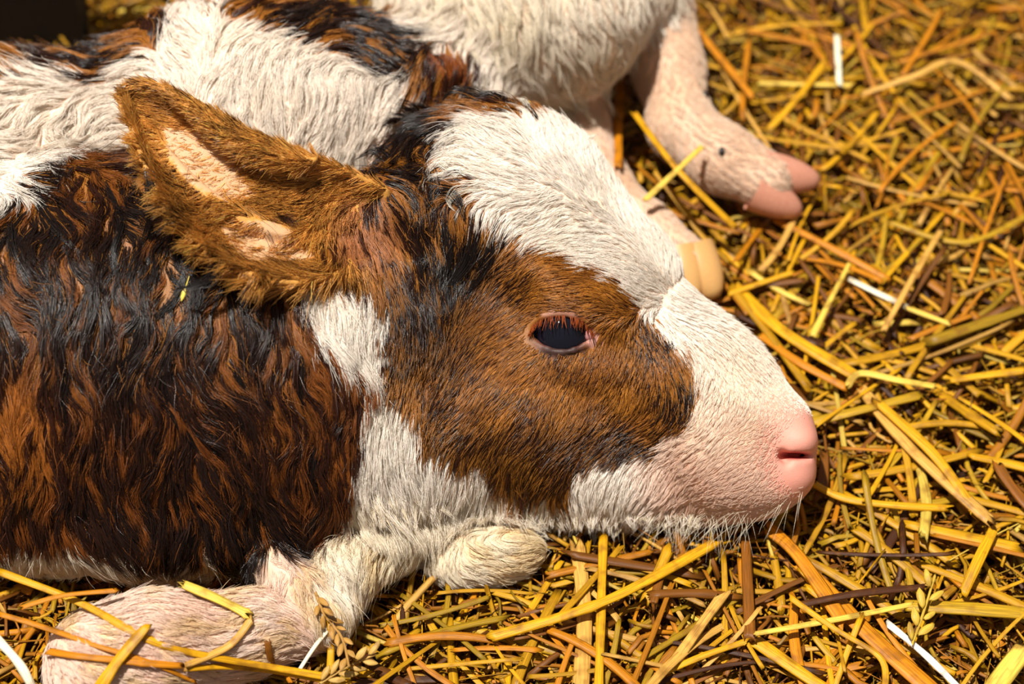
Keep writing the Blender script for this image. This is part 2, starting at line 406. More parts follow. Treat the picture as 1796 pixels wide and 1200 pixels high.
caruncle_m = plain('eye_corner_pink', (0.62, 0.27, 0.27), 0.15)
hoof_m = plain('newborn_hoof', (0.66, 0.42, 0.12), 0.35, (30, (0.58, 0.26, 0.12)))
pinkhoof_m = plain('newborn_hoof_pink', (0.66, 0.40, 0.26), 0.35, (38, (0.42, 0.07, 0.05)))
floor_m = plain('dark_litter', (0.07, 0.028, 0.008), 0.9, (60, (0.16, 0.08, 0.02)))
shade_m = plain('shade_black', (0.006, 0.005, 0.004), 0.8, (30, (0.014, 0.010, 0.008)))  # near-black colour stands in for shade behind the calf
lockdark_m = plain('dewclaw_dark', (0.02, 0.014, 0.012), 0.4)
chaff_m = plain('chaff_yellow', (0.80, 0.62, 0.10), 0.35)

# ------------------------------------------------------------------ calf
calf = link('calf', None, label='brown and white newborn calf curled up on straw with its chin on the ground', category='calf')
calf.location = G(np.array(600.), np.array(800.)).tolist()
off = np.array(calf.location)
me = new_mesh('body', verts - off, quads, skin_m); vcol(me, 'tint', skin); link('body', me, calf)

# ---- hair
# rows: x, y, dir x, dir y (image-down positive), length px, lift, wave, dark 0..1, clump 0..1
F = {
 HEAD: [(1415, 770, -.3, .6, 3, .1, 0, 0, .2), (1400, 850, -.5, .5, 4, .1, 0, 0, .2), (1370, 700, -.2, .9, 6, .15, .1, 0, .3), (1330, 780, -.8, .4, 9, .35, .1, 0, .3), (1300, 660, .1, 1, 18, .38, .3, 0, .6),
        (1250, 600, .5, .8, 26, .4, .3, 0, .7), (1240, 700, -.2, 1, 20, .38, .3, 0, .7), (1210, 790, -.8, .5, 22, .35, .3, 0, .7), (1260, 860, -.8, .4, 11, .35, .2, 0, .4), (1330, 890, -.7, .4, 7, .2, .2, 0, .3),
        (1150, 880, -.5, .8, 32, .3, .4, 0, .8), (1090, 915, .1, 1, 62, .4, .5, 0, .9), (1000, 900, .1, 1, 62, .4, .5, 0, .9), (1190, 920, -.2, 1, 40, .25, .5, 0, .8), (900, 890, .2, 1, 75, .42, .5, 0, .9),
        (800, 860, .2, 1, 85, .45, .5, 0, .9), (700, 800, .0, 1, 75, .35, .5, 0, .85), (690, 890, .3, .9, 85, .45, .5, 0, .85),
        (1215, 540, .7, .3, 34, .35, .4, 0, .8), (1180, 430, -.1, -.9, 34, .35, .5, 0, .8), (1120, 340, .1, -1, 36, .4, .5, 0, .8), (1040, 255, .4, -.9, 40, .45, .6, 0, .85), (940, 200, .2, -.9, 45, .4, .7, 0, .85),
        (1130, 500, -.7, -.1, 36, .25, .3, 0, .8), (1060, 430, -.9, .1, 40, .2, .3, 0, .85), (960, 380, -.8, .3, 44, .15, .4, 0, .9), (1000, 300, -.6, -.3, 42, .18, .4, 0, .9), (880, 300, -.8, .1, 46, .15, .5, 0, .9),
        (850, 220, -.8, -.4, 70, .35, .9, 0, .95), (800, 300, -.9, .3, 70, .25, 1.2, .3, .95), (900, 170, -.9, -.3, 70, .4, 1, .5, .95), (770, 200, -.6, .4, 70, .4, 1.3, .95, .95),
        (1080, 520, -.9, -.35, 28, .15, .2, .25, .5), (1000, 490, -.95, .1, 30, .15, .2, .2, .5), (910, 480, -.8, .6, 32, .2, .3, .5, .6), (870, 560, -.7, .7, 28, .15, .2, .25, .5), (900, 630, -.7, .7, 24, .15, .2, .15, .5),
        (985, 525, -.8, -.1, 18, .08, .1, .15, .3), (985, 570, -.9, .0, 5, .05, 0, .4, .3), (985, 640, -.3, .9, 16, .15, .2, .55, .4), (1060, 620, -.3, .9, 16, .12, .1, .05, .4), (1000, 700, -.4, .9, 22, .15, .2, .1, .5),
        (1110, 620, -.1, 1, 26, .25, .4, .45, .6), (1150, 600, .1, 1, 26, .3, .5, .8, .6), (1190, 680, .05, 1, 48, .25, .4, .92, .9), (1100, 700, -.4, .9, 26, .18, .3, .35, .6), (1130, 770, -.8, .5, 32, .2, .3, .7, .7),
        (1020, 790, -.8, .6, 32, .2, .3, .55, .7), (900, 760, -.7, .7, 32, .2, .3, .45, .7), (950, 850, -.4, .9, 42, .25, .4, .6, .8), (800, 740, -.6, .8, 36, .2, .3, .55, .7), (760, 640, -.5, .8, 34, .2, .3, .45, .7),
        (700, 600, -.3, .9, 36, .2, .3, .5, .7), (740, 520, -.2, 1, 56, .2, .6, .7, .9), (780, 440, -.1, 1, 70, .15, .6, .95, .95), (840, 430, -.3, .9, 60, .15, .6, .95, .95), (720, 380, .2, 1, 70, .2, .9, .7, .95),
        (660, 400, -.1, .9, 44, .2, .6, .15, .8), (620, 450, -.2, .9, 50, .2, .5, .1, .8), (700, 300, .5, .6, 70, .3, 1.3, .85, .95), (640, 300, -.4, .6, 50, .25, .8, .5, .8), (600, 540, .05, 1, 70, .3, .6, .1, .8)],
 NECK: [(50, 350, .25, 1, 90, .2, 1.5, .85, .97), (150, 300, -.2, .9, 80, .25, 1.3, .5, .95), (250, 350, .35, 1, 90, .18, 1.5, .9, .97), (330, 450, .1, 1, 95, .18, 1.5, .95, .97), (100, 480, .5, .9, 95, .18, 1.5, .8, .97),
        (250, 560, .1, 1, 95, .2, 1.5, .8, .97), (420, 560, -.2, 1, 80, .2, 1.2, .75, .93), (520, 560, -.1, 1, 60, .25, .9, .55, .85), (0, 520, .4, .9, 80, .2, 1.2, .7, .95), (30, 700, -.1, 1, 60, .25, .8, .12, .8),
        (180, 700, .1, 1, 70, .25, .9, .55, .88), (350, 700, .35, .95, 85, .25, 1.2, .65, .93), (500, 700, .2, 1, 70, .28, 1., .45, .88), (600, 720, .0, 1, 56, .3, .9, .4, .85), (60, 850, -.05, 1, 70, .3, .8, .55, .88),
        (220, 870, .15, 1, 80, .3, .9, .8, .92), (400, 880, .3, 1, 85, .3, .9, .85, .93), (540, 850, .1, 1, 70, .3, .9, .6, .9), (200, 950, .2, 1, 80, .35, .8, .75, .95), (440, 960, .25, 1, 90, .3, .8, .95, .96),
        (620, 620, .1, 1, 70, .35, .7, .1, .8), (570, 560, .15, 1, 80, .35, .7, 0, .85), (680, 830, .2, 1, 70, .3, .6, 0, .85), (800, 900, .3, 1, 70, .3, .6, 0, .85), (640, 920, -.3, 1, 70, .3, .8, 0, .88), (100, 990, .1, 1, 45, .3, .6, 0, .8)],
 TORSO: [(20, 200, -.6, .5, 80, .45, 1.2, 0, .9), (100, 230, -.3, .8, 80, .4, 1.2, 0, .9), (40, 60, -.8, -.5, 85, .55, 1.1, .3, .9), (150, 60, -.6, -.5, 75, .5, 1, .5, .85), (200, 90, -.6, .3, 60, .35, .8, .8, .85), (300, 30, -.4, -.6, 60, .45, .8, .3, .8),
         (300, 200, -.2, -.4, 55, .35, .8, 0, .7), (480, 180, .0, -.9, 55, .35, .7, 0, .7), (600, 200, .25, -1, 60, .35, .7, 0, .7), (680, 270, .3, -.8, 50, .35, .7, 0, .7), (500, 60, .5, -.5, 60, .35, .7, .8, .8),
         (650, 90, .4, .3, 60, .4, .7, .8, .8), (760, 180, .2, -.9, 60, .45, .7, .3, .7), (420, 100, .4, -.5, 55, .4, .7, 0, .7)],
 RUMP: [(700, 30, .3, .8, 70, .3, .6, 0, .85), (850, 60, .3, .9, 80, .3, .6, 0, .9), (960, 100, .3, .9, 60, .3, .6, 0, .9), (1080, 20, .4, .8, 40, .25, .5, 0, .8)],
 FLEG: [(100, 1100, .4, .3, 26, .2, .4, 0, .6), (300, 1150, .8, .2, 36, .25, .5, 0, .7), (450, 1100, .9, -.2, 36, .25, .5, 0, .7), (500, 1010, .2, .9, 45, .25, .6, .0, .9), (600, 1030, .2, .9, 60, .3, .8, 0, .9), (700, 950, -.7, .7, 60, .3, .7, 0, .9),
        (850, 910, -.8, .5, 50, .3, .6, 0, .85), (850, 990, .8, .3, 34, .2, .3, 0, .7), (930, 960, .7, -.1, 34, .2, .3, 0, .7), (780, 970, .2, .9, 40, .2, .3, 0, .7)],
 HLEG: [(1150, 50, .2, 1, 20, .15, .4, 0, .6), (1190, 200, .3, .9, 20, .15, .4, 0, .6), (1280, 280, .9, .3, 18, .15, .4, 0, .6), (1050, 200, .1, 1, 20, .15, .4, 0, .6), (1200, 440, .4, .9, 14, .15, .3, 0, .6)],
 EAR: [(230, 170, -.95, -.3, 32, .2, .2, .25, .5), (300, 150, -.9, -.35, 30, .25, .2, .2, .5), (400, 210, -.9, -.45, 34, .2, .25, .35, .6), (520, 270, -.9, -.35, 34, .15, .25, .15, .5), (600, 310, -.9, -.1, 36, .2, .4, .2, .6),
       (240, 250, -.95, .15, 36, .3, .2, .2, .5), (280, 350, -.85, .5, 42, .3, .3, .4, .6), (310, 380, -.8, .6, 46, .3, .3, .6, .7), (380, 450, -.7, .75, 52, .3, .4, .25, .7), (460, 490, -.75, .65, 70, .3, .6, .2, .9), (540, 480, -.8, .5, 75, .3, .7, .2, .9),
       (330, 240, -.95, -.05, 14, .15, .2, 0, .4), (400, 310, -.8, .3, 16, .15, .2, 0, .4), (420, 360, -.9, .35, 40, .3, .4, .15, .7), (500, 360, -.9, .1, 44, .25, .4, .2, .7), (580, 400, -.5, .7, 44, .25, .5, .15, .8), (470, 420, -.8, .3, 24, .2, .4, .1, .5), (620, 440, -.2, 1, 60, .25, .5, .1, .85)],
 FEAR: [(760, 160, -.2, -1, 42, .45, .5, .15, .5)],
}
F = {k: np.array(v, float) for k, v in F.items()}
def field(x, y, g):
    out = np.zeros((len(x), 7))
    for k, T in F.items():
        m = g == k
        if not m.any(): continue
        d2 = (x[m, None] - T[None, :, 0]) ** 2 + (y[m, None] - T[None, :, 1]) ** 2 + 150
        w = 1 / d2 ** 1.6; w /= w.sum(1)[:, None]
        out[m] = w @ T[:, 2:]
    return out
tri = np.concatenate([quads[:, [0, 1, 2]], quads[:, [0, 2, 3]]])
pa, pb, pc = verts[tri[:, 0]], verts[tri[:, 1]], verts[tri[:, 2]]
nrm = np.cross(pb - pa, pc - pa); area = np.linalg.norm(nrm, axis=1) / 2; nrm /= (area[:, None] * 2 + 1e-12)
cen = (pa + pb + pc) / 3; tx_, ty_, tw_ = inv(cen)
face_cam = ((CAM - cen) / np.linalg.norm(CAM - cen, axis=1)[:, None] * nrm).sum(1)
tg = vgrp[tri[:, 0]]
wgt = area * np.clip((face_cam + 0.45) * 1.6, 0.06, 1.0)
wgt[cen[:, 2] < -0.004] = 0
wgt[(tx_ < -60) | (ty_ < -50) | (ty_ > 1260)] *= 0.15
dens = np.array([1.25, 1.0, 0.8, 0.6, 1.0, 0.6, 1.5, 1.0])[tg]
dens = dens * np.where((tg == HEAD) & (ty_ > 690) & (tx_ > 1240), 1.5, 1.0)
inner = (tg == EAR) & (inpoly(tx_, ty_, EARIN) | inpoly(tx_, ty_, EARIN2))
dens = dens * np.where(inner, 0.12, 1)
eyezone = (tg == HEAD) & (((tx_ - 988) / 66) ** 2 + ((ty_ - 584) / 38) ** 2 < 1)
dens = dens * np.where(eyezone, 0.0, 1) * np.where(tg == HEAD, np.clip((((tx_ - 1425) / 95) ** 2 + ((ty_ - 800) / 115) ** 2 - .35) * 1.6, 0.0, 1), 1)
prob = wgt * dens; prob /= prob.sum()
NG, NS, K = 17000, 580000, 7
gw = np.array([1.0, .26, .35, .35, .5, .8, .8, .6])[tg] * np.where((tg == HEAD) & ((ty_ < 420) | (ty_ > 870)), .45, 1) * np.where((tg == NECK) & (ty_ > 620), 1.7, 1)
probg = prob * gw; probg /= probg.sum()
def sample(n, pr):
    t = rng.choice(len(tri), n, p=pr); r1, r2 = rng.random(n), rng.random(n); q = r1 + r2 > 1; r1[q] = 1 - r1[q]; r2[q] = 1 - r2[q]
    return pa[t] + (pb[t] - pa[t]) * r1[:, None] + (pc[t] - pa[t]) * r2[:, None], t
gp, gt = sample(NG, probg); gg = tg[gt]
gx, gy, _ = inv(gp)
gf = field(gx, gy, gg)
glen = gf[:, 2] * S * rng.uniform(0.7, 1.2, NG) * np.where(gg == EAR, 0.95, 1)
glift = gf[:, 3] * rng.uniform(0.6, 1.4, NG)
gdark = rng.random(NG) < gf[:, 5] * (0.95 + 0.5 * n2(gx, gy, 30, 2.7))
pull = np.where(gg == EAR, 0.0, np.where(gy > 840, 0.03, 0.10))
glen = np.where(gdark & (gf[:, 2] > 40), glen * 1.15, glen)
# trace each guide over the surface
path = np.zeros((NG, K, 3)); path[:, 0] = gp
cur = gp.copy(); phase = rng.random(NG) * 6.28
for k in range(1, K):
    x, y, _ = inv(cur); f = field(x, y, gg)
    ang = np.arctan2(f[:, 1], f[:, 0]) + f[:, 4] * (0.75 * n2(x, y, 46, 11.0) + 0.35 * n2(x, y, 17, 6.0)) + 0.12 * np.sin(phase + k) * f[:, 4] + rng.normal(0, 0.06, NG)
    d = np.cos(ang)[:, None] * RT - np.sin(ang)[:, None] * UP
    nn = grad(cur)
    if k > 2: d = np.where((gg == EAR)[:, None], pdir + nn * 0.10, d)
    d = d - nn * (d * nn).sum(1)[:, None] * np.where((gg == EAR) & (k > 2), 0.0, 1.0)[:, None]; l = np.linalg.norm(d, axis=1)[:, None]; d = np.where(l > 0.12, d / (l + 1e-9), d)
    pdir = d
    nx_ = cur + d * (glen / (K - 1))[:, None]
    t = k / (K - 1)
    tip_up = np.where(rng.random(NG) < 0.5, 1, 1)
    h = glen * glift * (t - 0.45 * t * t) * 0.9 + 0.0004
    dd = sdf(nx_)
    nx_ = nx_ + nn * np.clip(h - dd, -glen * np.where((gy > 840) & (gg == HEAD), 0.0, pull), glen * 0.5)[:, None]
    path[:, k] = nx_; cur = nx_
# strands follow the nearest guides
sp, st_ = sample(NS, prob); sg = tg[st_]; sn = nrm[st_]
kd = kdtree.KDTree(NG)
for i, p in enumerate(gp): kd.insert(p, i)
kd.balance()
near_g = np.empty(NS, int)
for i, p in enumerate(sp): near_g[i] = kd.find(p)[1]
gi = near_g
same = gg[gi] == sg
gi, sp, sg, sn = gi[same], sp[same], sg[same], sn[same]; N = len(gi)
cl = gf[gi, 6]; under = rng.random(N) < 0.34
cl = np.where(under, cl * 0.35, cl * rng.uniform(0.85, 1.05, N)).clip(0, 1)
lensc = np.where(under, 0.55, rng.uniform(0.8, 1.0, N))
base = sp - gp[gi]
tt = np.linspace(0, 1, K)
stray = rng.random(N) < 0.06
jit = rng.normal(0, 1, (N, 3)) * (glen[gi] * np.where(stray, 0.16, 0.045) * np.where(sg == EAR, 2.0, 1))[:, None]
strand = np.empty((N, K, 3), np.float32)
for k in range(K):
    t = tt[k]; f = t * lensc * (K - 1); i0 = np.minimum(f.astype(int), K - 2); fr = (f - i0)[:, None]
    gpos = path[gi, i0] * (1 - fr) + path[gi, i0 + 1] * fr
    conv = (1 - cl * min(1, t * 1.5) ** 0.9)[:, None]
    strand[:, k] = gpos + base * conv + jit * t ** 1.3 - sn * (under * 0.75 * glen[gi] * glift[gi] * (t - 0.45 * t * t) * lensc)[:, None] + sn * (-0.0003 if k == 0 else 0)
# colours
x, y, w_ = inv(sp.astype(float))
pb_ = pattern(x + rng.normal(0, 3, N), y + rng.normal(0, 3, N), sg, 1.0)
gf_s = gf[gi]
fine_ = (sg == EAR) | (sg == HEAD) & (gf_s[:, 2] < 46) & (gf_s[:, 5] < 0.85)
dk = np.where(fine_, rng.random(N) < gf_s[:, 5] * (0.75 + 0.9 * n2(x, y, 34, 2.7) + 0.5 * n2(x, y, 9, 7.7)), gdark[gi]) & ~under
col = white_tint(x, y, sg)
col *= rng.uniform(0.86, 1.06, N)[:, None]
tanw = np.where(sg == NECK, 0.35 + 0.3 * n2(x, y, 50, 3.9), 0.75 + 0.35 * n2(x, y, 28, 3.9)).clip(0, 1)
tanw = np.maximum(tanw, under * 0.8 * (y < 640))
tanw = np.where((sg == NECK) & ~under, tanw * 0.35, tanw)
tanw = tanw * (1 - 0.55 * ((sg == NECK) & (y > 700)))
brn = mix(np.tile(RUST, (N, 1)), TAN, tanw)
brn = mix(brn, np.array([0.50, 0.16, 0.02]), (sg == NECK) * blob(x, y, 0, 740, 130, 130) * 0.8)
brn[sg == EAR] = mix(np.tile(RUST, ((sg == EAR).sum(), 1)), EARC, (0.85 + 0.3 * n2(x, y, 24, 1.9))[sg == EAR].clip(0, 1))
brn[sg == FEAR] = np.array([0.30, 0.075, 0.012])
brn = mix(brn, np.array([0.50, 0.19, 0.10]), (sg != NECK) * blob(x, y, 640, 400, 70, 70) * 0.55)
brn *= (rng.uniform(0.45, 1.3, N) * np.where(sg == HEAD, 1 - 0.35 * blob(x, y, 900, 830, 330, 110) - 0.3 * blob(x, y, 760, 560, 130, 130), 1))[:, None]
dcol = mix(np.tile(BROWN, (N, 1)), BLACK, (gf_s[:, 5] * 1.1 - 0.1 + rng.normal(0, .15, N)).clip(0, 1))
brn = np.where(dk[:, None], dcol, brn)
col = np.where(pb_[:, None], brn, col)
col = np.where((sg == EAR)[:, None] & ~dk[:, None] & (rng.random(N) < 0.12)[:, None], col * 1.5, col).clip(0, 0.95)
col[(sg == TORSO) & ~pb_] *= np.array([1.0, 0.98, 0.96])
gloss = np.where(pb_, np.where(dk, 0.95, 0.45), 0.35) * rng.uniform(0.8, 1.05, N)
rad = np.where(dk & pb_, 0.00018, 0.00014) * rng.uniform(0.75, 1.15, N) * np.where(glen[gi] < 0.007, 0.8, 1.0) * np.where(sg == TORSO, 1.25, 1.0)
def hair_object(name, pts, radius, tint, gl, parent, material, **props):
    n_, k_ = pts.shape[:2]
    cu = bpy.data.hair_curves.new(name); cu.add_curves([k_] * n_)
    cu.attributes['position'].data.foreach_set('vector', np.ascontiguousarray(pts, np.float32).ravel())
    r = cu.attributes.get('radius') or cu.attributes.new('radius', 'FLOAT', 'POINT')
    prof = np.array([1.0, 1.0, .95, .85, .7, .5, .2]) if k_ == 7 else np.linspace(1, .2, k_)
    r.data.foreach_set('value', (radius[:, None] * prof[None]).astype(np.float32).ravel())
    a = cu.attributes.new('tint', 'FLOAT_COLOR', 'CURVE'); a.data.foreach_set('color', np.concatenate([tint, np.ones((n_, 1))], 1).astype(np.float32).ravel())
    a = cu.attributes.new('gloss', 'FLOAT', 'CURVE'); a.data.foreach_set('value', gl.astype(np.float32))
    cu.materials.append(material)
    return link(name, cu, parent, **props)
hair_object('coat', strand - off.astype(np.float32), rad, col, gloss, calf, hair_m)

# whiskers under the chin and long stray hairs
wp, wc = [], []
for i in range(110):
    px = random.uniform(1150, 1415); py = 905 - max(0, px - 1330) * 0.55 + random.uniform(-8, 8); w0 = surf_w(px, py)
    if w0 is None: continue
    L = random.uniform(30, 75); a = math.radians(random.uniform(20, 110)) if px < 1330 else math.radians(random.uniform(-10, 80)); a = math.pi - a
    wp.append([V(px + math.cos(a) * L * t - 0 * t, py + math.sin(a) * L * t + 10 * t * t, w0 + 4 + 10 * t) for t in tt]); wc.append((0.9, 0.8, 0.62))
hair_object('whiskers', np.array(wp) - off, np.full(len(wp), 0.00008), np.array(wc), np.full(len(wp), .5), calf, hair_m, label='long pale whiskers under the chin')

# ---- eye
def sphere(name, c, r, m, parent, sq=(1, 1, 1), seg=48, **props):
    th = np.linspace(0, math.pi, seg // 2 + 1); ph = np.linspace(0, 2 * math.pi, seg, endpoint=False)
    T_, P_ = np.meshgrid(th, ph, indexing='ij')
    q = np.stack([np.sin(T_) * np.cos(P_) * sq[0], np.sin(T_) * np.sin(P_) * sq[1], np.cos(T_) * sq[2]], -1).reshape(-1, 3) * r
    q = q[:, :1] * RT + q[:, 1:2] * UP + q[:, 2:] * TOW
    fs = [(i * seg + j, (i + 1) * seg + j, (i + 1) * seg + (j + 1) % seg, i * seg + (j + 1) % seg) for i in range(seg // 2) for j in range(seg)]
    return link(name, new_mesh(name, q + c - off, fs, m), parent, **props)
eye = sphere('eye', V(*EYE_C), EYE_R * S, eye_m, calf)
cor_ = sphere('eye_corner', V(1034, 588, on_eye(1030, 588, 58) - 2), 12 * S, caruncle_m, calf, (1.1, .8, .8), 24)
lp = []
for i in range(85):
    f = random.uniform(0.06, 0.9); c = curve(UPL, 100)[int(f * 99)]
    px, py = c[0] + random.uniform(-2, 2), c[1] + 4; w0 = on_eye(px, py, 66) + 3
    L = random.uniform(12, 34) * math.sin(math.pi * f) ** 0.5; dx = (0.5 - f) * -0.5 + random.uniform(-.22, .22)
    lp.append([V(px + dx * L * t, py + L * t * (1 - .25 * t), w0 + 14 * t) for t in tt])
hair_object('eyelashes', np.array(lp) - off, np.full(len(lp), 0.00022), np.tile([0.30, 0.06, 0.010], (len(lp), 1)) * rng.uniform(.5, 1.2, (len(lp), 1)), np.full(len(lp), .5), calf, hair_m, label='rust red eyelashes')

# ---- hooves: two claws each
def claw(a, b, ra, rb, m):
    A0, B0 = V(*a), V(*b); ax = B0 - A0; L = np.linalg.norm(ax); ax /= L
    s1 = np.cross(ax, TOW); s1 /= np.linalg.norm(s1); s2 = np.cross(s1, ax)
    R_, C_ = 12, 24; vs = []
    for i in range(R_):
        t = i / (R_ - 1); r = (ra + (rb - ra) * t) * S * math.sqrt(max(0.02, 1 - max(0, t * 1.25 - .3) ** 2.2 if t > .24 else 1))
        for j in range(C_):
            p = 2 * math.pi * j / C_
            vs.append(A0 + ax * L * t + s1 * r * math.cos(p) + s2 * r * math.sin(p) * (0.85 if math.sin(p) > 0 else .7))
    fs = [(i * C_ + j, i * C_ + (j + 1) % C_, (i + 1) * C_ + (j + 1) % C_, (i + 1) * C_ + j) for i in range(R_ - 1) for j in range(C_)]
    vs.append(A0 + ax * L * 1.01); n0 = len(vs) - 1
    fs += [((R_ - 1) * C_ + j, (R_ - 1) * C_ + (j + 1) % C_, n0, n0) for j in range(C_)]
    fs = [f if f[2] != f[3] else f for f in fs]
    me = bpy.data.meshes.new('hoof'); me.from_pydata([tuple(v - off) for v in vs], [], [tuple(dict.fromkeys(f)) for f in fs]); me.materials.append(m)
    for p in me.polygons: p.use_smooth = True
    return link('hoof', me, calf)
claw((1350, 300, -600, 0), (1432, 308, -612, 0), 40, 22, pinkhoof_m) if False else None
def claw4(a, b, ra, rb, m): return claw(a, b, ra, rb, m)
claw4((1335, 300, -606), (1436, 318, -618), 44, 34, pinkhoof_m); claw4((1322, 332, -590), (1404, 372, -602), 44, 32, pinkhoof_m)
claw4((1212, 440, -512), (1254, 522, -482), 48, 38, hoof_m); claw4((1190, 440, -500), (1216, 526, -470), 44, 34, hoof_m)

for a_, b_ in (((1236, 168), 10), ((1266, 266), 9)):
    wd_ = surf_w(*a_)
    if wd_ is not None: sphere('dewclaw', V(a_[0], a_[1], wd_ + 3), b_ * S, lockdark_m, calf, (.7, 1.1, .7), 20)

# ---- pointed tufts of wet white hair hanging from throat and jaw
fr_, fc_ = [], []
for i in range(230):
    px = random.uniform(635, 1235)
    py = np.interp(px, [635, 800, 950, 1100, 1255], [850, 888, 908, 912, 908]) + random.uniform(-22, 22)
    w0 = surf_w(px, py)
    if w0 is None or w0 < -260: continue
    L = np.interp(px, [635, 850, 1000, 1255], [66, 50, 38, 22]) * random.uniform(.7, 1.2); ln = random.gauss(np.interp(px, [635, 900, 1255], [.3, .15, -.1]), .22)
    tip = V(px + ln * L, py + L, w0 + random.uniform(-12, 4)); mid = V(px + ln * L * .25, py + L * .5, w0 + random.uniform(1, 8))
    for j in range(13):
        b0 = V(px + random.gauss(0, 8), py + random.gauss(0, 9), w0 - 7); e = tip + rng.normal(0, .0006, 3); t = tt[:, None] * random.uniform(.8, 1)
        m2 = mid + (b0 - V(px, py, w0)) * .5
        fr_.append(b0 * (1 - t) ** 2 + 2 * m2 * t * (1 - t) + e * t * t)
        fc_.append(WHITE * random.uniform(.85, 1.02) if random.random() < .7 else CREAM)
hair_object('throat_fringe', np.array(fr_) - off, np.full(len(fr_), .00014), np.array(fc_), np.full(len(fr_), .5), calf, hair_m, label='pointed white tufts hanging from the throat and jaw')

# ---- wet curled locks on the crown, behind the ear and down the neck
def locks(name, lst, color, n_each, spread, lift, rad_, seed, label):
    r_ = np.random.default_rng(seed); out = []
    for pts in lst:
        c = curve(np.array([(a[0], a[1], 0) for a in pts], float), 9); ww = [surf_w(q[0], q[1]) for q in c]
        last = next((q for q in ww if q is not None), None)
        if last is None: continue
        for i in range(9):
            if ww[i] is None or (i and abs(ww[i] - last) > 60): ww[i] = last
            last = ww[i]
        ww = np.convolve(np.pad(ww, 1, mode='edge'), [.25, .5, .25], 'valid')
        C3 = V(c[:, 0], c[:, 1], ww + lift * np.sin(np.linspace(0.15, 2.6, 9)) + 3)
        for j in range(n_each):
            o2 = r_.normal(0, 1, 2) * spread * S * .5; sh = r_.uniform(0, .22)
            t = np.linspace(sh * r_.random(), 1 - sh, 9) * 8; i0 = np.minimum(t.astype(int), 7); fr = (t - i0)[:, None]
            q = C3[i0] * (1 - fr) + C3[i0 + 1] * fr
            k = (np.abs(np.linspace(-.45, 1, 9)) ** 1.3 * -1 + 1).clip(0.08, 1)[:, None]
            q = q + (RT * o2[0] + UP * o2[1]) * k + TOW * r_.uniform(0, 1) * spread * S * .25 * k
            out.append(q)
    out = np.array(out); m = len(out)
    tint = np.tile(color, (m, 1)) * r_.uniform(.6, 1.3, (m, 1))
    hair_object(name, out - off, np.full(m, rad_) * r_.uniform(.8, 1.2, m), tint.clip(0, .95), np.full(m, .95), calf, hair_m, label=label)
locks('wet_lock', [
 [(60, 320), (85, 400), (150, 465), (192, 530)], [(180, 320), (212, 395), (198, 460), (232, 530)], [(300, 395), (332, 450), (310, 520), (268, 560), (212, 592)], [(335, 560), (290, 622), (302, 700), (352, 772)],
 [(185, 640), (192, 730), (245, 805)], [(235, 540), (240, 610), (195, 655)], [(418, 640), (424, 735), (474, 800)], [(268, 610), (298, 715), (352, 800)], [(385, 440), (365, 490), (300, 510)],
 [(100, 290), (122, 380), (92, 455), (140, 520), (186, 590), (192, 650)], [(20, 390), (28, 460), (70, 520), (120, 560)], [(260, 300), (275, 370), (255, 440), (285, 500)], [(140, 280), (165, 350), (150, 420), (175, 480)],
 [(470, 560), (440, 620), (455, 690), (500, 740)], [(530, 620), (520, 690), (545, 760)], [(380, 700), (390, 790), (440, 860)], [(120, 640), (105, 720), (140, 800)], [(300, 820), (320, 900), (370, 950)], [(440, 850), (455, 930), (430, 1000)], [(215, 860), (235, 930), (290, 970)],
 [(410, 900), (430, 970), (455, 1030)], [(50, 840), (60, 920), (100, 970)], [(550, 780), (545, 850), (575, 910)]], BLACK * 1.2, 46, 15, 7, .00019, 3, 'black wet locks of neck hair')
locks('crown_curl', [
 [(880, 195), (838, 166), (795, 158), (772, 182)], [(905, 200), (880, 172), (845, 166), (824, 188)], [(940, 212), (905, 184), (868, 178)], [(845, 210), (800, 190), (765, 205), (752, 238)],
 [(842, 180), (832, 158), (806, 150), (786, 156)], [(765, 252), (722, 238), (700, 268)], [(770, 330), (802, 352), (818, 395)], [(692, 290), (660, 262), (620, 282)], [(742, 300), (718, 330), (732, 372)],
 [(780, 390), (790, 450), (770, 510)], [(830, 400), (825, 450), (790, 500), (780, 540)], [(860, 420), (850, 470), (815, 520)], [(720, 400), (742, 450), (722, 510)], [(800, 235), (770, 260), (740, 250), (715, 275)], [(755, 290), (765, 330), (745, 370), (750, 420)]],
 BLACK * 1.3, 38, 13, 10, .00018, 5, 'dark curly wet hair on the crown')
locks('forelock', [
 [(858, 218), (820, 200), (788, 192), (774, 214)], [(858, 238), (815, 226), (784, 230), (772, 250)], [(865, 210), (845, 186), (832, 204)], [(838, 300), (792, 302), (764, 276), (778, 254)], [(848, 330), (806, 334), (786, 356), (800, 372)],
 [(900, 205), (875, 188), (862, 208)], [(1020, 250), (1040, 240), (1048, 236)], [(985, 235), (975, 215), (958, 205)], [(930, 200), (920, 178), (905, 172)]],
 np.array([.95, .86, .72]), 20, 9, 9, .00013, 9, 'pale curled wisps')

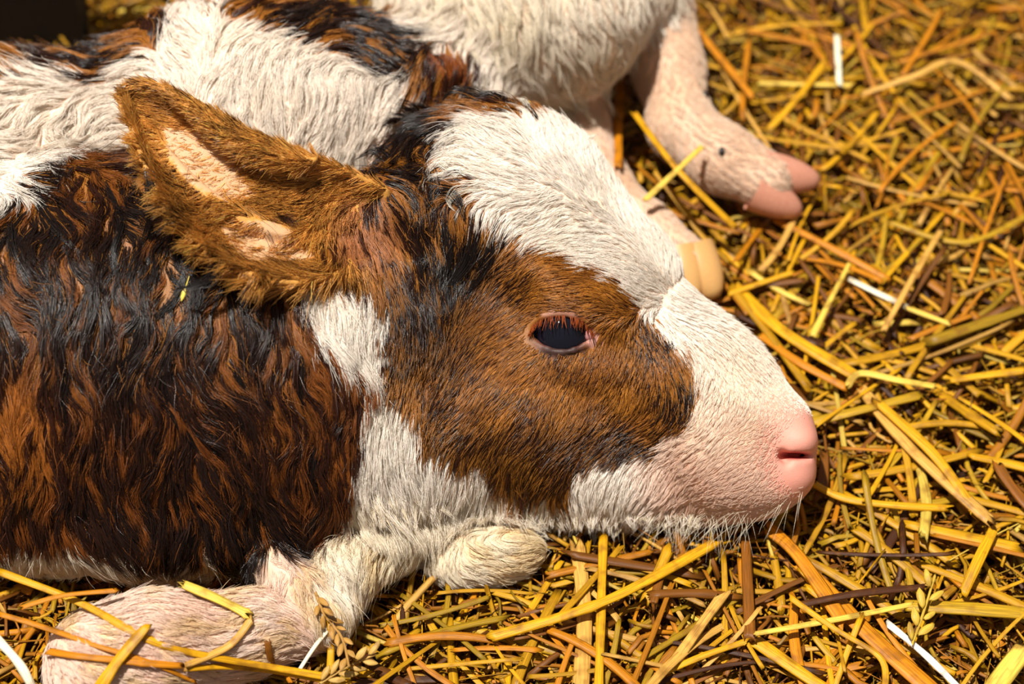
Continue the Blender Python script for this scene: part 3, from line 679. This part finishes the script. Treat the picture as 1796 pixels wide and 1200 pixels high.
# ------------------------------------------------------------------ straw
def tube(pts, width, flat, seg=8, nodes=(), taper=1.0):
    """one stalk along world points; returns verts, quads, uv per vertex"""
    pts = np.asarray(pts, float); n_ = len(pts)
    tn = np.gradient(pts, axis=0); tn /= np.linalg.norm(tn, axis=1)[:, None] + 1e-9
    up = np.array([0, 0, 1.0]); s = np.cross(tn, up); s /= np.linalg.norm(s, axis=1)[:, None] + 1e-9; u2 = np.cross(s, tn)
    L = np.concatenate([[0], np.cumsum(np.linalg.norm(np.diff(pts, axis=0), axis=1))])
    a = np.arange(seg) / seg * 2 * math.pi
    r = np.full(n_, width / 2) * np.linspace(1, taper, n_)
    for nd in nodes: r = r * (1 + 0.28 * np.exp(-((L / L[-1] - nd) / 0.012) ** 2))
    ring = s[:, None] * np.cos(a)[None, :, None] + u2[:, None] * (np.sin(a) * flat)[None, :, None]
    ph = random.random() * 6.28; kk = random.choice([2, 3]); am = random.uniform(.05, .16)
    rr = r[:, None] * (1 + am * np.cos(kk * a + ph))[None, :] * (1 + 0.07 * np.sin(np.linspace(0, random.uniform(3, 14), n_) + ph))[:, None]
    grid = pts[:, None] + ring * rr[:, :, None]
    cut = np.array([random.uniform(-.9, .9) for _ in range(seg)]) * width * .5 + np.cos(a + ph) * width * random.uniform(0, .6)
    grid[0] += tn[0] * cut[:, None]; grid[-1] += tn[-1] * cut[::-1, None]
    vs = grid.reshape(-1, 3)
    uv = np.stack([np.tile(a / 6.28, n_), np.repeat(L / 0.02, seg)], 1)
    i, j = np.meshgrid(np.arange(n_ - 1), np.arange(seg), indexing='ij'); i, j = i.ravel(), j.ravel(); j2 = (j + 1) % seg
    fs = np.stack([i * seg + j, i * seg + j2, (i + 1) * seg + j2, (i + 1) * seg + j], 1)
    if seg % 2 == 0:
        caps = []
        for b0 in (0, (n_ - 1) * seg):
            for q in range(seg // 2 - 1):
                c = [b0 + q, b0 + q + 1, b0 + seg - 2 - q, b0 + seg - 1 - q]
                caps.append(c if b0 else c[::-1])
        fs = np.concatenate([fs, np.array(caps)])
    return vs, fs, uv
def set_uv(me, uv, fs):
    l = me.uv_layers.new(name='grain'); l.data.foreach_set('uv', uv[fs.ravel()].astype(np.float32).ravel())
GOLD = (0.70, 0.34, 0.006); ORNG = (0.60, 0.21, 0.005); PALE = (0.82, 0.55, 0.08); BRN = (0.24, 0.078, 0.006); OLIV = (0.48, 0.27, 0.010); WHT = (0.92, 0.84, 0.62); TANS = (0.68, 0.36, 0.07); DARK = (0.07, 0.020, 0.004)
PAL = [GOLD, ORNG, PALE, BRN, OLIV, TANS, DARK, WHT]; PW = [.36, .26, .03, .12, .12, .06, .05, .0]

# --- the uncounted mass of bedding
nbed = 21000
wide = rng.random(nbed * 2) < 0.36
bpx = np.where(wide, rng.uniform(-700, 2600, nbed * 2), rng.uniform(-60, 1860, nbed * 2)); bpy_ = np.where(wide, rng.uniform(-500, 1700, nbed * 2), rng.uniform(-60, 1260, nbed * 2))
h = rng.uniform(-0.024, 0.004, nbed * 2)
c0 = G(bpx, bpy_, h); keep = sdf(c0) > 0.004; c0 = c0[keep][:nbed]; bpx = bpx[keep][:nbed]
vs_, fs_, uv_, cs_ = [], [], [], []; o_ = 0
for i in range(len(c0)):
    L = random.choice([0.008, 0.014, 0.022, 0.035, 0.05, 0.07]) * random.uniform(.7, 1.3); a = random.uniform(0, math.pi) ; tilt = random.gauss(0, .10)
    d = np.array([math.cos(a), math.sin(a), tilt]) * L / 2; bend = np.array([-math.sin(a), math.cos(a), random.uniform(-.3, .3)]) * L * random.gauss(0, .07)
    t = np.linspace(-1, 1, 4)[:, None]; pts = c0[i] + d * t + bend * t * t
    wd = random.choice([0.0008, 0.0014, 0.0022, 0.0032, 0.0045]) * random.uniform(.8, 1.2)
    v, f, u = tube(pts, wd, random.uniform(.18, .8), 6, taper=random.uniform(.6, 1))
    vs_.append(v); fs_.append(f + o_); uv_.append(u + i * .37); o_ += len(v)
    c = np.array(random.choices(PAL, PW)[0]) * random.uniform(.45, 1.0); cs_.append(np.tile(c, (len(v), 1)))
fs_ = np.concatenate(fs_); vs_ = np.concatenate(vs_)
me = new_mesh('straw_bedding', vs_, fs_, bed_m); vcol(me, 'tint', np.concatenate(cs_)); set_uv(me, np.concatenate(uv_), fs_)
link('straw_bedding', me, kind='stuff', label='deep bed of golden chopped straw covering the whole floor', category='straw')

# --- single stalks
def stalk(name, pts, width, flat, color, label, group=None, nodes=(), taper=1.0, cat='straw stalk', parts=None):
    org = np.asarray(pts[0], float); v, f, u = tube(pts, width, flat, 10, nodes, taper)
    me = new_mesh(name, v - org, f, straw_m); set_uv(me, u + random.random() * 9, f)
    o = link(name, me, label=label, category=cat); o.location = org
    if group: o['group'] = group
    o.color = (*color, 1); return o
def hero(pix, hts, wpx, color, label, flat=.45, nodes=(), taper=1.0, name='straw_stalk', n=24):
    p = np.array([(a[0], a[1], hh) for a, hh in zip(pix, hts)], float)
    if len(p) == 2: c = p[0] + (p[1] - p[0]) * np.linspace(0, 1, n)[:, None]
    else: c = curve(p, n)
    pts = G(c[:, 0], c[:, 1], c[:, 2] / 1000.0)
    # lift stalks that lie over the calf just clear of its skin
    for _ in range(34):
        d = sdf(pts); m = d < wpx * S * .5
        if not m.any(): break
        pts[m] += TOW * 0.0015
    if _ > 0:
        k = np.ones(5) / 5
        for ax in range(3):
            pad = np.pad(pts[:, ax], 2, mode='edge'); pts[:, ax] = np.convolve(pad, k, 'valid')
    return stalk(name, pts, wpx * S * 1.05, flat, color, label, None, nodes, taper)
HERO = [
 ([(-10, 1000), (150, 1060), (330, 1140), (600, 1192)], (60, 58, 40, 16), 13, GOLD, 'long golden stalk slanting across the calf\'s folded pinkish foreleg', dict(nodes=(.5,))),
 ([(38, 1066), (110, 1045), (205, 1036)], (62, 66, 66), 9, ORNG, 'short amber stalk curving over the knee, its free end pale', {}),
 ([(318, 1024), (380, 1050), (440, 1080)], (56, 52, 46), 17, PALE, 'pale yellow broken stalk on the folded foreleg', dict(nodes=(.95,))),
 ([(442, 1084), (405, 1130), (335, 1160)], (44, 36, 34), 15, TANS, 'tan lower half of the broken stalk bending back under it', {}),
 ([(330, 1162), (200, 1150), (80, 1142)], (34, 44, 50), 12, ORNG, 'amber stalk lying level over the folded foreleg\'s lower side', dict(nodes=(.3,))),
 ([(172, 1212), (215, 1150), (262, 1095)], (44, 52, 56), 24, GOLD, 'wide bright yellow stalk with cut tip rising over the folded leg', dict(flat=.35, taper=.7)),
 ([(-5, 1120), (35, 1165), (62, 1215)], (56, 52, 48), 15, WHT, 'whitish stalk in the bottom corner beside the folded leg', {}),
 ([(330, 1165), (430, 1168), (620, 1202)], (30, 22, 14), 14, GOLD, 'golden stalk continuing flat below the leg towards the wheat ears', {}),
 ([(583, 1080), (578, 1210)], (14, 10), 13, GOLD, 'upright golden stalk under the bent knee', {}),
 ([(475, 1116), (480, 1176)], (20, 16), 11, BRN, 'short brown stub standing against the foreleg', {}),
 ([(522, 1180), (555, 1130), (592, 1085)], (20, 22, 22), 8, WHT, 'thin cream stalk leaning beside the wheat ears', {}),
 ([(345, 1195), (250, 1150), (-10, 1075)], (30, 45, 56), 10, ORNG, 'dull orange stalk crossing the bent ones in the corner', {}),
 ([(1013, 955), (1025, 1080), (1018, 1210)], (5, 7, 8), 30, TANS, 'widest brown gold stalk running straight down below the jaw', dict(flat=.3)),
 ([(1058, 945), (1054, 1080), (1050, 1210)], (9, 12, 12), 15, GOLD, 'golden round stalk parallel to the widest one below the jaw', {}),
 ([(860, 1118), (1060, 1055), (1255, 952)], (12, 16, 10), 18, GOLD, 'long golden stalk crossing the two upright ones below the jaw', dict(nodes=(.4,))),
 ([(1170, 955), (1145, 1065)], (9, 12), 15, BRN, 'short brown stalk below the chin leaning slightly', {}),
 ([(1308, 950), (1316, 1122)], (9, 13), 18, BRN, 'dark brown upright stalk below the muzzle', dict(nodes=(.96,))),
 ([(1180, 1165), (1268, 1042)], (11, 12), 19, TANS, 'smooth tan stalk leaning up towards the dark brown upright one', dict(flat=.35)),
 ([(1148, 1188), (1230, 1152), (1310, 1125)], (9, 11, 12), 13, GOLD, 'yellow stalk with blunt end below the smooth tan one', {}),
 ([(1324, 1112), (1460, 1088), (1600, 1060)], (17, 17, 13), 12, PALE, 'pale straight stalk crossing the wide golden blades right of the muzzle shadow', {}),
 ([(1386, 1048), (1460, 1100), (1545, 1155), (1552, 1215)], (18, 19, 16, 14), 11, GOLD, 'bent thin yellow stalk crossing over the pale straight one', {}),
 ([(1558, 1094), (1625, 1150), (1685, 1210)], (14, 17, 15), 12, (1.0, .95, .82), 'whitest stalk, clean and straight, in the lower corner', {}),
 ([(1742, 930), (1715, 985), (1690, 1040)], (12, 17, 14), 19, GOLD, 'bright golden stub standing diagonally above the whitest stalk', {}),
 ([(1480, 1092), (1400, 975), (1345, 925)], (13, 11, 8), 24, ORNG, 'wide orange blade running down from under the nose', dict(flat=.25)),
 ([(1400, 985), (1520, 1110), (1650, 1225)], (8, 11, 12), 32, ORNG, 'broadest orange blade lying below the pale straight stalk', dict(flat=.22)),
 ([(1400, 1062), (1500, 1042), (1620, 1030)], (16, 16, 12), 15, DARK, 'wet dark brown stalk lying level over the orange blades', dict(flat=.4)),
 ([(1580, 1062), (1700, 1068), (1800, 1076)], (12, 14, 12), 26, OLIV, 'wide olive stalk near the edge of the picture', dict(flat=.3)),
 ([(1320, 1120), (1420, 1190), (1480, 1230)], (9, 10, 9), 24, GOLD, 'broad gold blade starting at the foot of the dark brown upright stalk', dict(flat=.25)),
 ([(1800, 1135), (1740, 1215)], (22, 20), 34, PALE, 'thick pale yellow stalk poking in at the bottom corner', dict(flat=.5)),
 ([(1425, 848), (1480, 874), (1560, 886), (1662, 892)], (10, 11, 12, 10), 17, GOLD, 'thick glossy yellow stalk curving away from the nose tip', {}),
 ([(1510, 680), (1600, 790), (1735, 912)], (8, 13, 14), 22, TANS, 'tan gold stalk slanting down from the kinked stalk', dict(flat=.4)),
 ([(1538, 705), (1640, 800), (1715, 905)], (14, 16, 13), 20, GOLD, 'golden stalk overlapping the slanting tan gold one', dict(flat=.4)),
 ([(1282, 496), (1370, 580), (1500, 660)], (6, 12, 14), 26, GOLD, 'wide golden stalk pointing from the rear hoof towards the kink', dict(flat=.35)),
 ([(1335, 588), (1400, 635), (1484, 680)], (8, 13, 14), 16, ORNG, 'amber stalk lying just below the wide golden one', {}),
 ([(1486, 678), (1510, 655), (1580, 668), (1640, 678)], (15, 16, 16, 13), 13, PALE, 'pale kinked stalk where the golden stalks meet', {}),
 ([(1420, 742), (1500, 722), (1610, 694)], (8, 12, 12), 18, OLIV, 'olive stalk level with the nose bridge', dict(flat=.4)),
 ([(1660, 668), (1796, 650)], (10, 11), 16, GOLD, 'yellow stalk reaching in from the side, level with the kink', {}),
 ([(1486, 488), (1540, 515), (1590, 538)], (11, 13, 12), 12, WHT, 'white glinting stalk lying in the blurred straw past the hooves', {}),
 ([(1590, 540), (1665, 568)], (12, 10), 12, PALE, 'pale short stalk in line with the white glinting one', {}),
 ([(1550, 580), (1600, 490), (1650, 405)], (14, 20, 18), 12, TANS, 'thin greyish tan stalk rising past the white glinting one', {}),
 ([(1132, 350), (1180, 305), (1232, 256)], (52, 56, 58), 12, PALE, 'bright pale stalk sticking up in front of the hind foot', {}),
 ([(1092, 105), (1085, 200), (1082, 300)], (24, 28, 30), 18, ORNG, 'upright amber stalk between the two hind legs', {}),
 ([(1112, 198), (1190, 300), (1290, 400)], (52, 56, 34), 14, GOLD, 'long golden stalk lying across the hind pastern', {}),
 ([(1468, 62), (1472, 148)], (10, 14), 13, (1.0, .95, .7), 'short white stalk standing bright in the far straw', {}),
 ([(1330, 146), (1495, 150)], (8, 10), 12, PALE, 'level pale stalk touching the short white one', {}),
 ([(1512, 165), (1600, 135), (1680, 108), (1775, 176)], (10, 18, 20, 12), 14, TANS, 'long arched tan stalk in the far straw', {}),
 ([(1225, 55), (1320, 170)], (12, 14), 15, ORNG, 'amber stalk behind the hind shank pointing away from it', {}),
 ([(1350, 225), (1400, 170), (1445, 110)], (10, 13, 12), 13, GOLD, 'golden stalk leaning towards the short white one', {}),
 ([(1360, 385), (1450, 430), (1560, 490)], (8, 11, 10), 16, ORNG, 'amber stalk running from the pink hoof towards the white glinting stalk', {}),
 ([(1280, 515), (1390, 478)], (10, 12), 13, GOLD, 'short golden stalk beside the yellow rear hoof', {}),
 ([(1425, 590), (1455, 530), (1490, 462)], (13, 16, 16), 14, PALE, 'yellow stalk standing up left of the white glinting stalk', dict(taper=.6)),
 ([(1560, 390), (1690, 425), (1800, 380)], (8, 10, 9), 14, OLIV, 'olive bowed stalk in the far straw at the side', {}),
 ([(925, 178), (945, 200)], (150, 148), 7, PALE, 'tiny straw bit stuck in the hair on the crown of the head', {}),
]
for pix, hts, wpx, colr, lab, kw in HERO: hero(pix, hts, wpx, colr, lab, **kw)

ZONES = [('blurred straw stalk lying in the far bedding beyond the hind hooves', 'stalks in the far bedding', lambda x, y: y < 400, 75),
         ('straw stalk in the middle of the bedding level with the calf\'s face', 'stalks beside the face', lambda x, y: (y >= 400) & (y < 800), 75),
         ('sharp straw stalk in the near bedding beside and below the muzzle', 'stalks by the muzzle', lambda x, y: (y >= 800) & (x > 1150), 65),
         ('straw stalk in the near bedding below the calf\'s jaw and foreleg', 'stalks below the jaw', lambda x, y: (y >= 800) & (x <= 1150), 45)]
for lab, grp, zf, cnt_ in ZONES:
    made = 0; tries = 0
    while made < cnt_ and tries < 6000:
        tries += 1
        px, py = random.uniform(560, 1800), random.uniform(0, 1200)
        if not zf(px, py): continue
        c = G(np.array([px]), np.array([py]), 0.006)[0]
        L = random.uniform(0.018, 0.05); a = random.uniform(0, math.pi); hh = random.uniform(0.001, 0.011)
        d = np.array([math.cos(a), math.sin(a), random.gauss(0, .10)]) * L; bd = np.array([-math.sin(a), math.cos(a), random.uniform(-.2, .6)]) * L * random.gauss(0, .06)
        t = np.linspace(-1, 1, 12)[:, None]; pts = c + d * t + bd * t * t; pts[:, 2] += hh - 0.006
        wd = random.uniform(.0024, .0045) if (random.random() < .7 or py < 500) else random.uniform(.005, .008)
        x_, y_, w2 = inv(pts)
        if sdf(pts).min() < 0.004 or pts[:, 2].max() > 0.022: continue
        ws = surf_w(px, py)
        if ws is not None and ws > inv(c[None])[2][0]: continue
        colr = np.array(random.choices(PAL[:7], PW[:7])[0]) * (random.uniform(.65, 1.1) if py < 480 else random.uniform(.6, 1.05))
        stalk('straw_stalk', pts, wd, random.uniform(.18, .55), colr.clip(0, 1), lab, grp, nodes=(random.uniform(.2, .8),) if random.random() < .4 else (), taper=random.uniform(.75, 1))
        made += 1

# --- wheat ears: rachis with overlapping husks
def wheat_ear(pix, h0, n, size, label, colr):
    c = curve(np.array([(a[0], a[1], h0) for a in pix], float), 40); P = G(c[:, 0], c[:, 1], c[:, 2] / 1000.0)
    for _ in range(20):
        d = sdf(P); m = d < 0.004
        if not m.any(): break
        P[m] += TOW * 0.0015
    root = stalk('wheat_ear', P, 0.0016, .8, colr, label, cat='wheat ear')
    o0 = np.array(root.location)
    for i in range(n):
        f = 0.12 + 0.85 * i / n; k = int(f * 38); ax = P[k + 1] - P[k]; ax /= np.linalg.norm(ax)
        side = np.cross(ax, TOW); side /= np.linalg.norm(side); sg_ = 1 if i % 2 else -1
        d = ax * .85 + side * sg_ * .45 + TOW * .15; d /= np.linalg.norm(d); L = size * random.uniform(.85, 1.15)
        tt_ = np.linspace(0, 1, 10)[:, None]; pts = P[k] + side * sg_ * size * .12 + d * L * tt_ + TOW * .0008
        v, fq, u = tube(pts, L * .42, .6, 10)
        prof = np.repeat(np.sin(np.pi * (tt_[:, 0] * .93 + .05)) ** .75, 10)[:, None]; ctr = np.repeat(pts, 10, 0); v = ctr + (v - ctr) * prof
        me = new_mesh('husk', v - o0, fq, straw_m); set_uv(me, u + i, fq)
        hk = link('husk', me, root); hk.color = (*colr, 1)
wheat_ear([(556, 1036), (572, 1080), (600, 1120), (612, 1170)], 30, 12, 0.0085, 'brown wheat ear hanging beside the bent knee', (.50, .26, .06))
wheat_ear([(560, 1200), (605, 1172), (662, 1146)], 20, 9, 0.010, 'tan wheat ear lying below the hanging one', (.60, .36, .09))
wheat_ear([(1600, 1130), (1618, 1080), (1640, 1010)], 20, 7, 0.011, 'yellow wheat ear with fat grains near the whitest stalk', (.66, .42, .05))

# --- the seed on the wet neck
w0 = surf_w(322, 520)
pts = np.array([V(318 + 14 * t, 528 - 44 * t, w0 + 9) for t in np.linspace(0, 1, 14)])
v, f, u = tube(pts, 0.0030, .6, 10); prof = np.repeat(np.interp(np.linspace(0, 1, 14), [0, .12, .3, .5, 1], [.3, .95, 1, .35, .12]), 10)[:, None]
ctr = np.repeat(pts, 10, 0); v = ctr + (v - ctr) * prof
me = new_mesh('chaff_husk', v, f, chaff_m); link('chaff_husk', me, label='tiny yellow chaff husk stuck to the wet dark neck hair', category='chaff')

# ------------------------------------------------------------------ ground below the straw, black board added behind for the corner's shade
def box(name, lo_, hi_, m, **props):
    x0, y0, z0 = lo_; x1, y1, z1 = hi_
    vs = [(x0, y0, z0), (x1, y0, z0), (x1, y1, z0), (x0, y1, z0), (x0, y0, z1), (x1, y0, z1), (x1, y1, z1), (x0, y1, z1)]
    fs = [(3, 2, 1, 0), (4, 5, 6, 7), (0, 1, 5, 4), (1, 2, 6, 5), (2, 3, 7, 6), (3, 0, 4, 7)]
    return link(name, new_mesh(name, vs, fs, m, False), **props)
box('floor', (-1.2, -0.8, -0.06), (1.2, 1.2, -0.022), floor_m, kind='structure')
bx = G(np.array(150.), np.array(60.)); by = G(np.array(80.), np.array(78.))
box('shade_board', (-1.2, by[1], -0.022), (bx[0], by[1] + 0.03, 0.22), shade_m, kind='structure')  # added board, its blackness replaces the unlit ground in the far left corner
